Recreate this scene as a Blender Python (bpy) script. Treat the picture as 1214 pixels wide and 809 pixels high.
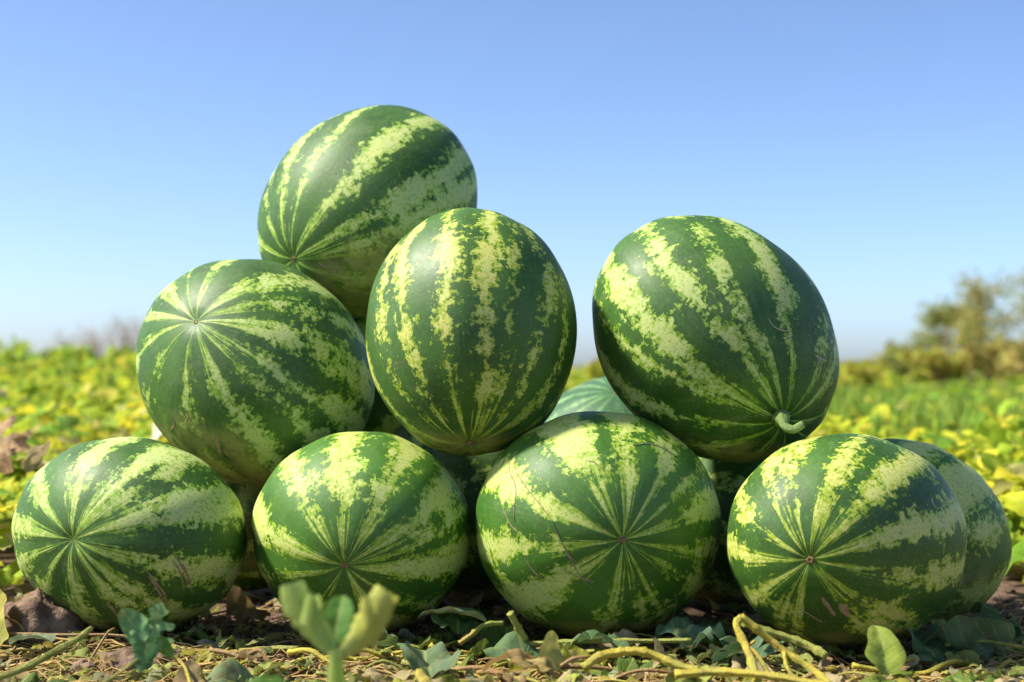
import bpy, math, random
import numpy as np
from mathutils import Vector, Matrix, noise as mnoise
from mathutils.geometry import delaunay_2d_cdt

for o in list(bpy.data.objects):
    bpy.data.objects.remove(o)
scene = bpy.context.scene
COL = scene.collection

# ------------------------------------------------------------------ camera, sky, sun, exposure
F, HX, HY, H = 1686.0, 607.0, 432.0, 0.287      # lens in photo pixels, horizon row, eye height (m)
cam_d = bpy.data.cameras.new('camera'); cam = bpy.data.objects.new('camera', cam_d); COL.objects.link(cam)
cam.location = (0, 0, H); cam.rotation_euler = (math.pi/2, 0, 0)
cam_d.sensor_width = 36.0; cam_d.lens = 36.0*F/1214.0
cam_d.shift_y = (HY-404.5)/1214.0
cam_d.clip_start = 0.05; cam_d.clip_end = 2000
cam_d.dof.use_dof = True; cam_d.dof.focus_distance = 1.43; cam_d.dof.aperture_fstop = 5.0
cam_d.dof.aperture_blades = 0
scene.camera = cam

SUN_EL, SUN_AZ = math.radians(48), math.radians(-94)       # azimuth from +Y towards +X
sun_dir = Vector((math.sin(SUN_AZ)*math.cos(SUN_EL), math.cos(SUN_AZ)*math.cos(SUN_EL), math.sin(SUN_EL)))
world = bpy.data.worlds.new('World'); scene.world = world; world.use_nodes = True
wn = world.node_tree.nodes; wl = world.node_tree.links
sky = wn.new('ShaderNodeTexSky'); sky.sky_type = 'NISHITA'; sky.sun_disc = False
sky.sun_elevation = SUN_EL; sky.sun_rotation = SUN_AZ
sky.altitude = 0; sky.air_density = 0.6; sky.dust_density = 1.0; sky.ozone_density = 5.0
tint = wn.new('ShaderNodeMix'); tint.data_type = 'RGBA'; tint.blend_type = 'MULTIPLY'; tint.inputs[0].default_value = 1
tint.inputs[7].default_value = (1.0, 0.97, 0.95, 1)                # white balance of the sky
wl.new(sky.outputs[0], tint.inputs[6]); wl.new(tint.outputs[2], wn['Background'].inputs[0]); wn['Background'].inputs[1].default_value = 0.136
sd_ = bpy.data.lights.new('sun', 'SUN'); sd_.energy = 4.8; sd_.angle = math.radians(5); sd_.color = (1.0, 0.93, 0.80)
sun = bpy.data.objects.new('sun', sd_); COL.objects.link(sun)
sun.rotation_euler = sun_dir.to_track_quat('Z', 'Y').to_euler()
scene.view_settings.view_transform = 'Standard'; scene.view_settings.look = 'None'
scene.view_settings.exposure = 0.88; scene.view_settings.gamma = 1.0
scene.view_settings.use_curve_mapping = False
scene.render.resolution_x = 1024; scene.render.resolution_y = 682

# ------------------------------------------------------------------ helpers
def at(px, py, Y):                     # photo pixel + distance -> point
    return Vector(((px-HX)/F*Y, Y, H-(py-HY)/F*Y))
def tag(o, label=None, cat=None, group=None, kind=None):
    if label: o['label'] = label
    if cat: o['category'] = cat
    if group: o['group'] = group
    if kind: o['kind'] = kind
    return o
def empty(name, loc):
    o = bpy.data.objects.new(name, None); COL.objects.link(o); o.location = loc
    o.empty_display_size = 0.05
    return o
def link(name, me, mat=None, parent=None, loc=None):
    o = bpy.data.objects.new(name, me); COL.objects.link(o)
    if mat and not me.materials: me.materials.append(mat)
    if parent: o.parent = parent
    if loc is not None: o.location = loc
    return o
def np_mesh(name, V, Fc, smooth=True):
    """V (n,3), Fc (m,k) numpy -> mesh"""
    me = bpy.data.meshes.new(name)
    V = np.ascontiguousarray(V, dtype=np.float32); Fc = np.ascontiguousarray(Fc, dtype=np.int32)
    m, k = Fc.shape
    me.vertices.add(len(V)); me.vertices.foreach_set('co', V.ravel())
    me.loops.add(m*k); me.loops.foreach_set('vertex_index', Fc.ravel())
    me.polygons.add(m); me.polygons.foreach_set('loop_start', np.arange(0, m*k, k, dtype=np.int32))
    me.polygons.foreach_set('use_smooth', np.full(m, smooth))
    me.update(); me.validate()
    return me
def attr_f(me, name, v):
    a = me.attributes.new(name, 'FLOAT', 'POINT'); a.data.foreach_set('value', np.asarray(v, np.float32).ravel())
def attr_v(me, name, v):
    a = me.attributes.new(name, 'FLOAT_VECTOR', 'POINT'); a.data.foreach_set('vector', np.asarray(v, np.float32).ravel())
def attr_c(me, name, v):
    v = np.asarray(v, np.float32)
    if v.shape[1] == 3: v = np.hstack([v, np.ones((len(v), 1), np.float32)])
    a = me.color_attributes.new(name, 'FLOAT_COLOR', 'POINT'); a.data.foreach_set('color', v.ravel())

class NT:
    """tiny node builder"""
    def __init__(s, name):
        s.m = bpy.data.materials.new(name); s.m.use_nodes = True
        s.t = s.m.node_tree; s.n = s.t.nodes; s.n.clear()
        s.out = s.n.new('ShaderNodeOutputMaterial')
    def lk(s, a, b): s.t.links.new(a, b)
    def put(s, sock, v):
        if hasattr(v, 'is_output'): s.lk(v, sock)
        elif v is not None:
            if hasattr(sock.default_value, '__len__') and not hasattr(v, '__len__'): v = [v]*len(sock.default_value)
            if hasattr(v, '__len__') and len(v) == 3 and len(sock.default_value) == 4: v = (*v, 1)
            sock.default_value = v
    def math(s, op, a, b=None, c=None, clamp=False):
        n = s.n.new('ShaderNodeMath'); n.operation = op; n.use_clamp = clamp
        for i, v in enumerate((a, b, c)):
            if v is not None: s.put(n.inputs[i], v)
        return n.outputs[0]
    def noise(s, vec, scale, detail=3, rough=0.5, w=None, dist=0):
        n = s.n.new('ShaderNodeTexNoise')
        if w is not None:
            n.noise_dimensions = '4D'; s.put(n.inputs['W'], w)
        if vec is not None: s.lk(vec, n.inputs['Vector'])
        s.put(n.inputs['Scale'], scale); s.put(n.inputs['Detail'], detail); s.put(n.inputs['Roughness'], rough)
        s.put(n.inputs['Distortion'], dist)
        return n.outputs['Fac']
    def ss(s, v, lo, hi, a=0.0, b=1.0):
        n = s.n.new('ShaderNodeMapRange'); n.interpolation_type = 'SMOOTHSTEP'
        s.put(n.inputs[0], v); s.put(n.inputs[1], lo); s.put(n.inputs[2], hi); s.put(n.inputs[3], a); s.put(n.inputs[4], b)
        return n.outputs[0]
    def mix(s, f, a, b):
        n = s.n.new('ShaderNodeMix'); n.data_type = 'RGBA'
        s.put(n.inputs[0], f); s.put(n.inputs[6], a); s.put(n.inputs[7], b)
        return n.outputs[2]
    def attr(s, name, out='Fac'):
        n = s.n.new('ShaderNodeAttribute'); n.attribute_name = name
        return n.outputs[out]
    def coord(s, which='Object'):
        return s.n.new('ShaderNodeTexCoord').outputs[which]
    def pos(s):
        return s.n.new('ShaderNodeNewGeometry').outputs['Position']
    def objinfo(s, out): return s.n.new('ShaderNodeObjectInfo').outputs[out]
    def vscale(s, v, sc):
        n = s.n.new('ShaderNodeVectorMath'); n.operation = 'MULTIPLY'; s.lk(v, n.inputs[0]); n.inputs[1].default_value = sc
        return n.outputs[0]
    def bump(s, h, strength, dist):
        n = s.n.new('ShaderNodeBump'); n.inputs['Strength'].default_value = strength; n.inputs['Distance'].default_value = dist
        s.lk(h, n.inputs['Height']); return n.outputs[0]
    def bsdf(s, col, rough=0.5, spec=0.5, normal=None, coat=0, transl=0, tcol=None):
        b = s.n.new('ShaderNodeBsdfPrincipled')
        s.put(b.inputs['Base Color'], col); s.put(b.inputs['Roughness'], rough)
        s.put(b.inputs['Specular IOR Level'], spec)
        if coat: s.put(b.inputs['Coat Weight'], coat); b.inputs['Coat Roughness'].default_value = 0.25
        if normal: s.lk(normal, b.inputs['Normal'])
        o = b.outputs[0]
        if transl:
            t = s.n.new('ShaderNodeBsdfTranslucent'); s.put(t.inputs[0], tcol if tcol else col)
            if normal: s.lk(normal, t.inputs['Normal'])
            mx = s.n.new('ShaderNodeMixShader'); s.put(mx.inputs[0], transl); s.lk(o, mx.inputs[1]); s.lk(t.outputs[0], mx.inputs[2])
            o = mx.outputs[0]
        s.lk(o, s.out.inputs[0]); return s.m

# ------------------------------------------------------------------ materials
def melon_material(name, dark=(.024,.078,.006), dark2=(.046,.130,.010), fringe=(.19,.33,.016), pale=(.45,.54,.19), bloom=0.07):
    t = NT(name)
    sph = t.attr('sph', 'Vector'); ray = t.attr('ray', 'Vector')
    sd = t.attr('sd'); sin_t = t.attr('sint'); spot = t.attr('spot')
    c0 = lambda v: t.math('SUBTRACT', v, .5)
    near = t.ss(sin_t, .22, .8)                                    # 0 by the pole, 1 at the girth
    lobe = c0(t.noise(sph, 24, 2, .5)); mid = c0(t.noise(sph, 52, 3, .6))
    fine = c0(t.noise(sph, 130, 4, .68)); grit = c0(t.noise(sph, 330, 3, .6))
    strk = c0(t.noise(t.vscale(ray, (1, 1, .20)), 10, 3, .6))      # runs along the stripes
    feather = c0(t.noise(t.vscale(ray, (.55, .55, 1.9)), 16, 4, .65))   # runs across them
    s = t.math('SUBTRACT', sd, t.math('MULTIPLY_ADD', near, .06, .12))
    for v, k, o in ((lobe, 3.6, .3), (mid, 3.0, .3), (fine, 4.3, .6), (grit, 1.3, .5), (feather, 2.4, 0), (strk, -2.4, 4.2)):
        s = t.math('ADD', s, t.math('MULTIPLY', v, t.math('MULTIPLY_ADD', near, k, o)))
    light = t.ss(s, -.13, .17)
    cell = t.noise(sph, 270, 3, .6)
    core = t.ss(t.math('ADD', s, t.math('MULTIPLY_ADD', cell, 2.8, -1.4)), .18, .95)
    holes = t.ss(t.noise(sph, 380, 2, .5), .55, .63)
    core = t.math('MULTIPLY', core, t.math('MULTIPLY_ADD', holes, -.7, 1.0))
    # dark ground colour with faint netting, streaks and flecks
    d = t.mix(t.ss(t.noise(sph, 14, 3, .6), .35, .7), dark, dark2)
    streak = t.ss(t.noise(t.vscale(ray, (1, 1, .10)), 26, 3, .6), .50, .75)
    d = t.mix(t.math('MULTIPLY', streak, .35), d, (.075, .20, .022))
    vein = t.math('ABSOLUTE', c0(t.noise(sph, 85, 4, .6)))
    d = t.mix(t.math('MULTIPLY', t.ss(vein, .0, .035, 1, 0), .30), d, (.085, .22, .025))
    fleck = t.ss(t.noise(sph, 210, 3, .6), .60, .70)
    d = t.mix(t.math('MULTIPLY', fleck, .4), d, (.085, .22, .02))
    fr = t.mix(t.noise(sph, 60, 2), tuple(c*.8 for c in fringe), tuple(c*1.3 for c in fringe))
    pl = t.mix(t.ss(t.noise(sph, 36, 3), .3, .7), pale, tuple(np.array(pale)*np.array((1.12, 1.05, .82))))
    c = t.mix(light, d, fr)
    c = t.mix(t.math('MULTIPLY', core, light), c, pl)
    # yellowish belly where the fruit lay on the soil
    sp = t.math('MULTIPLY', spot, t.ss(t.noise(sph, 30, 4, .6), .30, .62))
    c = t.mix(t.math('MULTIPLY', sp, .75), c, (.36, .33, .085))
    dirt = t.math('MULTIPLY', t.ss(t.noise(sph, 70, 4, .7), .57, .70), t.math('MULTIPLY_ADD', spot, .75, .06))
    c = t.mix(dirt, c, (.20, .13, .07))
    # waxy bloom, dust smears and specks
    bl = t.math('MULTIPLY', t.ss(t.noise(sph, 9, 5, .65), .38, .75), bloom)
    c = t.mix(bl, c, (.42, .46, .36))
    dust = t.math('MULTIPLY', t.ss(t.noise(t.vscale(sph, (1, .6, 2)), 26, 5, .7), .55, .75), .16)
    c = t.mix(dust, c, (.34, .30, .20))
    spk = t.ss(t.noise(sph, 420, 2, .5), .70, .77)
    c = t.mix(t.math('MULTIPLY', spk, .4), c, (.42, .38, .25))
    r = t.math('MULTIPLY_ADD', t.noise(sph, 26, 5, .65), .30, .39)
    h = t.math('ADD', t.noise(sph, 260, 3, .6), t.math('MULTIPLY', t.noise(sph, 60, 3, .6), .8))
    return t.bsdf(c, r, .42, t.bump(h, .11, .0018))

def leaf_material(name, src, transl=.4, necro=.5, mott=.55):
    t = NT(name)
    base = t.objinfo('Color') if src == 'object' else t.attr('col', 'Color')
    rnd = t.objinfo('Random')
    lv = t.attr('leaf', 'Vector')
    sx = t.n.new('ShaderNodeSeparateXYZ'); t.lk(lv, sx.inputs[0])
    ax = t.math('ABSOLUTE', sx.outputs[0])
    p = t.pos()
    n = t.noise(p, 45, 4, .6)
    c = t.mix(t.ss(n, .3, .75), base, t.mix(mott, base, (.05, .12, .02)))
    rib = t.ss(ax, .012, .035, 1, 0)
    lat = t.math('ABSOLUTE', t.math('SINE', t.math('MULTIPLY', t.math('SUBTRACT', sx.outputs[1], t.math('MULTIPLY', ax, .7)), 16)))
    lat = t.ss(lat, .06, .22, .6, 0)
    c = t.mix(t.math('MULTIPLY', t.math('MAXIMUM', rib, lat), .45), c, (.42, .46, .16))
    nb = t.math('ADD', t.noise(p, 60, 4, .7), t.math('MULTIPLY', rnd, .12))
    c = t.mix(t.math('MULTIPLY', t.ss(nb, .64, .74), necro), c, (.16, .095, .04))
    h = t.math('ADD', t.math('MULTIPLY', t.noise(p, 220, 3, .6), .6), t.math('MULTIPLY', lat, -.5))
    b = t.bump(h, .5, .002)
    return t.bsdf(c, .66, .22, b, transl=transl, tcol=t.mix(.35, c, (.62, .60, .05)) if transl > .3 else None)

def stem_material(name, c1, c2, brown=.3, transl=0):
    t = NT(name); p = t.pos()
    c = t.mix(t.ss(t.noise(p, 28, 3, .6), .35, .7), c1, c2)
    c = t.mix(t.math('MULTIPLY', t.ss(t.noise(p, 16, 4, .7), .50, .68), brown*1.1, clamp=True), c, (.42, .22, .05))
    c = t.mix(t.math('MULTIPLY', t.ss(t.noise(p, 90, 4, .7), .56, .68), brown), c, (.17, .09, .03))
    b = t.bump(t.noise(p, 420, 4, .7), .9, .002)
    return t.bsdf(c, .5, .4, b, transl=transl)

def soil_material():
    t = NT('soil'); p = t.pos()
    c = t.mix(t.ss(t.noise(p, 7, 5, .65), .3, .7), (.10, .062, .038), (.21, .140, .092))
    c = t.mix(t.ss(t.noise(p, 90, 4, .7), .45, .75), c, (.26, .185, .13))
    c = t.mix(t.math('MULTIPLY', t.ss(t.noise(p, 160, 3, .6), .55, .62), .5), c, (.055, .035, .022))
    # beyond the plot the ground is grown over
    far = t.ss(t.n.new('ShaderNodeSeparateXYZ').outputs[1], 0, 1)
    sx = t.n.new('ShaderNodeSeparateXYZ'); t.lk(p, sx.inputs[0])
    far = t.ss(sx.outputs[1], 5, 12)
    g = t.mix(t.ss(t.noise(p, 1.1, 4, .6), .35, .65), (.075, .13, .022), (.22, .20, .05))
    c = t.mix(t.math('MULTIPLY', far, .85), c, g)
    h = t.math('ADD', t.noise(p, 60, 5, .7), t.math('MULTIPLY', t.noise(p, 250, 3, .6), .4))
    return t.bsdf(c, .95, .15, t.bump(h, .9, .012))

def plain_material(name, c1, c2, scale=20, rough=.7, spec=.3, bump=.4, transl=0):
    t = NT(name); p = t.pos()
    c = t.mix(t.ss(t.noise(p, scale, 4, .65), .3, .7), c1, c2)
    return t.bsdf(c, rough, spec, t.bump(t.noise(p, scale*5, 3, .6), bump, .003), transl=transl)

MAT = {
 'melon': melon_material('melon_rind'),
 'melon_warm': melon_material('melon_rind_yellow', fringe=(.25,.35,.014), pale=(.50,.54,.16), bloom=.05),
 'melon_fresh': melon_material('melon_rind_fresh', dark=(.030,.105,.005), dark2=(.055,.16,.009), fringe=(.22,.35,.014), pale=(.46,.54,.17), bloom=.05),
 'melon_blue': melon_material('melon_rind_bloom', dark=(.020,.085,.030), dark2=(.035,.12,.045), fringe=(.10,.24,.07), pale=(.27,.42,.19), bloom=.12),
 'leaf': leaf_material('leaf_green', 'object', .28),
 'field_leaf': leaf_material('leaf_field', 'attr', .45, .3, .2),
 'field_leaf_obj': leaf_material('leaf_field_single', 'object', .45, .3, .2),
 'stem_green': stem_material('stem_green', (.22, .25, .035), (.36, .36, .07), .6),
 'stem_yellow': stem_material('stem_yellow', (.56, .46, .05), (.42, .40, .07), .5, .15),
 'stem_brown': stem_material('stem_brown', (.23, .13, .05), (.34, .22, .08), .5),
 'stalk': stem_material('melon_stalk', (.12, .21, .045), (.25, .33, .10), .45),
 'scar': plain_material('scar_cork', (.30, .19, .10), (.40, .29, .18), 300, .85, .1),
 'scarpale': plain_material('scar_pale', (.42, .40, .24), (.50, .45, .28), 300, .8, .1),
 'blossom': plain_material('blossom_cork', (.16, .085, .04), (.33, .21, .11), 400, .9, .1),
 'soil': soil_material(),
 'clod': plain_material('clod', (.11, .07, .045), (.25, .175, .12), 45, .95, .1, .9),
 'straw': plain_material('straw', (.48, .36, .13), (.24, .14, .05), 30, .8, .2),
 'bark': plain_material('bark', (.20, .115, .07), (.30, .19, .12), 8, .9, .1),
 'hose': plain_material('hose_black', (.012, .012, .014), (.03, .03, .034), 60, .45, .5, .1),
}

# ------------------------------------------------------------------ ground
DIPS = [(.462, 1.64, .12, .016)]
def gz(x, y):
    z = 0.0
    if -3 < x < 3 and y < 6:
        v = Vector((x*3.1, y*3.1, 0)); z += .010*mnoise.noise(v)
        v2 = Vector((x*13+7, y*13, 3)); z += .007*mnoise.noise(v2)
        z += .004*abs(mnoise.noise(Vector((x*38, y*38, 9))))
        z -= .010
        for dx, dy, r, d in DIPS:
            q = ((x-dx)**2+(y-dy)**2)/(r*r)
            if q < 4: z -= d*math.exp(-q)
    else:
        z += .03*mnoise.noise(Vector((x*.5, y*.5, 0))) - .012
    return z
def build_ground():
    u = np.linspace(-1, 1, 300); xs = 1.15*u + 260*np.sign(u)*np.abs(u)**9
    w = np.linspace(0, 1, 300); ys = -.3 + 3.8*w + 500*w**9
    nx, ny = len(xs), len(ys)
    V = np.array([(x, y, gz(x, y)) for y in ys for x in xs])
    i = np.arange((nx-1)*(ny-1)); r, c = i//(nx-1), i % (nx-1); a = r*nx+c
    me = np_mesh('ground', V, np.stack([a, a+1, a+1+nx, a+nx], 1))
    tag(link('ground', me, MAT['soil']), kind='structure')
build_ground()

# ------------------------------------------------------------------ leaf shapes
HALF_LOBED = [(.05,.0),(.22,-.09),(.38,-.06),(.36,.06),(.50,.10),(.52,.22),(.38,.25),(.20,.22),(.13,.30),(.24,.36),(.40,.42),(.47,.54),(.36,.60),(.22,.54),(.11,.54),(.11,.62),(.22,.70),(.25,.82),(.15,.84),(.11,.94)]
HALF_BROAD = [(.06,.0),(.24,-.06),(.40,.0),(.46,.12),(.42,.22),(.47,.32),(.44,.46),(.34,.54),(.33,.64),(.24,.74),(.17,.84),(.09,.95)]
HALF_OVAL = [(.06,.0),(.18,.03),(.30,.14),(.36,.30),(.36,.46),(.31,.62),(.24,.76),(.14,.90)]
def leaf_outline(half, rng, jit=.03, smooth=1):
    R = [(x+rng.uniform(-jit, jit), y+rng.uniform(-jit, jit)) for x, y in half]
    L = [(-x+rng.uniform(-jit, jit), y+rng.uniform(-jit, jit)) for x, y in half]
    pts = [(0, 0)]+R+[(rng.uniform(-.02, .02), 1.0)]+L[::-1]
    for _ in range(smooth):
        q = []
        for a, b in zip(pts, pts[1:]+pts[:1]):
            q += [(a[0]*.75+b[0]*.25, a[1]*.75+b[1]*.25), (a[0]*.25+b[0]*.75, a[1]*.25+b[1]*.75)]
        pts = q
    return pts
def leaf_data(half, seed, grid=.13, smooth=1, fold=.25, curl=.5, crumple=.05, side=.2, jit=.03):
    """unit-length leaf lying along +Y, base at the origin: verts, tris, leaf coordinates"""
    rng = random.Random(seed); out = leaf_outline(half, rng, jit, smooth)
    n = len(out); vs = [Vector(p) for p in out]
    y = -.05
    while y < 1:
        x = -.55
        while x < .56:
            vs.append(Vector((x+rng.uniform(-.3, .3)*grid, y+rng.uniform(-.3, .3)*grid))); x += grid
        y += grid
    for k in range(1, int(1/grid)): vs.append(Vector((0, k*grid)))
    r = delaunay_2d_cdt(vs, [], [list(range(n))], 1, 1e-4)
    P = np.array([(v.x, v.y) for v in r[0]]); T = np.array([f[:3] for f in r[2] if len(f) == 3])
    x, yy = P[:, 0], P[:, 1]
    ph = rng.uniform(0, 6); s = seed*3.7
    z = fold*np.abs(x) - side*x*x*2
    z += crumple*np.array([mnoise.noise(Vector((a*3.2+s, b*3.2, s))) + .4*mnoise.noise(Vector((a*7+s, b*7, 2*s))) for a, b in zip(x, yy)])*1.6
    # bend along the length
    ang = curl*(yy*yy)*1.0
    Y3 = np.where(np.abs(curl) > 1e-3, yy*np.cos(ang*.6), yy); Z3 = z*np.cos(ang) - yy*np.sin(ang*.6)
    V = np.stack([x*(1-.12*np.abs(z)), Y3, Z3], 1)
    keep = np.unique(T); mp = -np.ones(len(V), int); mp[keep] = np.arange(len(keep))
    return V[keep], mp[T], np.stack([x, yy, 0*x], 1)[keep]
def leaf_mesh(name, mat, *a, **k):
    V, T, L = leaf_data(*a, **k); me = np_mesh(name, V, T); attr_v(me, 'leaf', L); me.materials.append(MAT[mat]); return me
LEAF = {
 'lobed': [leaf_mesh('leaf_lobed', 'leaf', HALF_LOBED, s, .075, 2, f, c, cr, .1) for s, f, c, cr in ((1,.1,.2,.09),(2,.35,.8,.12),(3,-.25,-.5,.13),(4,.5,1.2,.12),(5,.05,.6,.16))],
 'broad': [leaf_mesh('leaf_broad', 'leaf', HALF_BROAD, s, .075, 2, f, c, cr, .2) for s, f, c, cr in ((11,.45,.8,.11),(12,.1,.5,.15),(13,-.4,.9,.13),(14,.7,.3,.10))],
 'oval': [leaf_mesh('leaf_oval', 'leaf', HALF_OVAL, s, .075, 2, f, c, cr, .2) for s, f, c, cr in ((21,.4,.5,.05),(22,.2,-.5,.06))],
 'dry': [leaf_mesh('leaf_dry', 'leaf', HALF_BROAD, s, .065, 2, f, c, cr, .6, jit=.05) for s, f, c, cr in ((31,.6,.9,.13),(32,.5,-.8,.16),(33,-.5,1.1,.15),(34,.8,.5,.17))],
 'field': [leaf_mesh('leaf_vine', 'field_leaf_obj', h, s, .16, 1, f, c, cr, .2) for h, s, f, c, cr in ((HALF_LOBED,41,.3,.5,.08),(HALF_BROAD,42,.3,.9,.10),(HALF_BROAD,43,.1,.4,.12),(HALF_LOBED,44,-.2,.8,.10))],
}
def euler_m(rx, ry, rz): return (Matrix.Rotation(rz, 3, 'Z') @ Matrix.Rotation(ry, 3, 'Y') @ Matrix.Rotation(rx, 3, 'X'))

# tube along points -> verts, quads
def tube(pts, rad, n=7, wob=0.0, seed=0, ridge=0.0):
    pts = [Vector(p) for p in pts]; m = len(pts); V = []; Q = []
    rad = rad if hasattr(rad, '__len__') else [rad]*m
    up = Vector((.13, .21, 1)).normalized()
    for i, p in enumerate(pts):
        d = (pts[min(i+1, m-1)]-pts[max(i-1, 0)]).normalized()
        a = d.cross(up)
        a = a.normalized() if a.length > 1e-3 else Vector((1, 0, 0)); b = d.cross(a).normalized()
        up = b*-1 if b.dot(up) < 0 else b
        for k in range(n):
            t = 2*math.pi*k/n
            r = rad[i]*(1+wob*mnoise.noise(Vector((i*.7+seed, k*1.3, seed)))+ridge*math.cos(5*t))
            V.append(p+(a*math.cos(t)+b*math.sin(t))*r)
    for i in range(m-1):
        for k in range(n):
            Q.append((i*n+k, i*n+(k+1) % n, (i+1)*n+(k+1) % n, (i+1)*n+k))
    V.append(pts[0]); V.append(pts[-1]); c0, c1 = len(V)-2, len(V)-1
    for k in range(n):
        Q.append((c0, (k+1) % n, k, c0)); Q.append((c1, (m-1)*n+k, (m-1)*n+(k+1) % n, c1))
    return V, Q
def tube_mesh(name, pts, rad, n=7, wob=0.0, seed=0, ridge=0.0):
    V, Q = tube(pts, rad, n, wob, seed, ridge)
    me = bpy.data.meshes.new(name)
    me.from_pydata([tuple(v) for v in V], [], [tuple(dict.fromkeys(q)) for q in Q])
    for p in me.polygons: p.use_smooth = True
    return me
def spline(pts, k=6):
    P = [Vector(p) for p in pts]; P = [P[0]*2-P[1]]+P+[P[-1]*2-P[-2]]; out = []
    for i in range(1, len(P)-2):
        for j in range(k):
            t = j/k; a, b, c, d = P[i-1:i+3]
            out.append(.5*((2*b)+(c-a)*t+(2*a-5*b+4*c-d)*t*t+(3*b-a-3*c+d)*t**3))
    return out+[P[-2]]

# ------------------------------------------------------------------ watermelons
def ellipsoid(cx, cy, p, q, ang, Y, cf):
    """solid whose outline from the camera is the given photo ellipse, Y metres away"""
    a = math.radians(ang); R = np.array([[math.cos(a), -math.sin(a)], [math.sin(a), math.cos(a)]])
    E2 = R@np.diag([p*p, q*q])@R.T/F**2; x0 = np.array([(cx-HX)/F, -(cy-HY)/F])
    cz = cf*min(p, q)/F*Y; lam = Y*Y-cz*cz; S = np.zeros((3, 3))
    S[:2, :2] = lam*E2+cz*cz*np.outer(x0, x0); S[:2, 2] = S[2, :2] = x0*cz*cz; S[2, 2] = cz*cz
    P = np.array([[1, 0, 0], [0, 0, 1], [0, 1, 0]]); S = P@S@P.T
    w, Vv = np.linalg.eigh(S)
    return np.array([x0[0]*Y, Y, H+x0[1]*Y]), Vv@np.diag(np.sqrt(w))@Vv.T
def hit(c, Mi, px, py):
    o = np.array([0, 0, H]); d = np.array([(px-HX)/F, 1, -(py-HY)/F])
    so, sdn = Mi@(o-c), Mi@d
    A, B, C = sdn@sdn, 2*so@sdn, so@so-1; D = B*B-4*A*C
    t = (-B-math.sqrt(D))/(2*A) if D > 0 else -B/(2*A)
    s = so+t*sdn; return s/np.linalg.norm(s)

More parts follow.
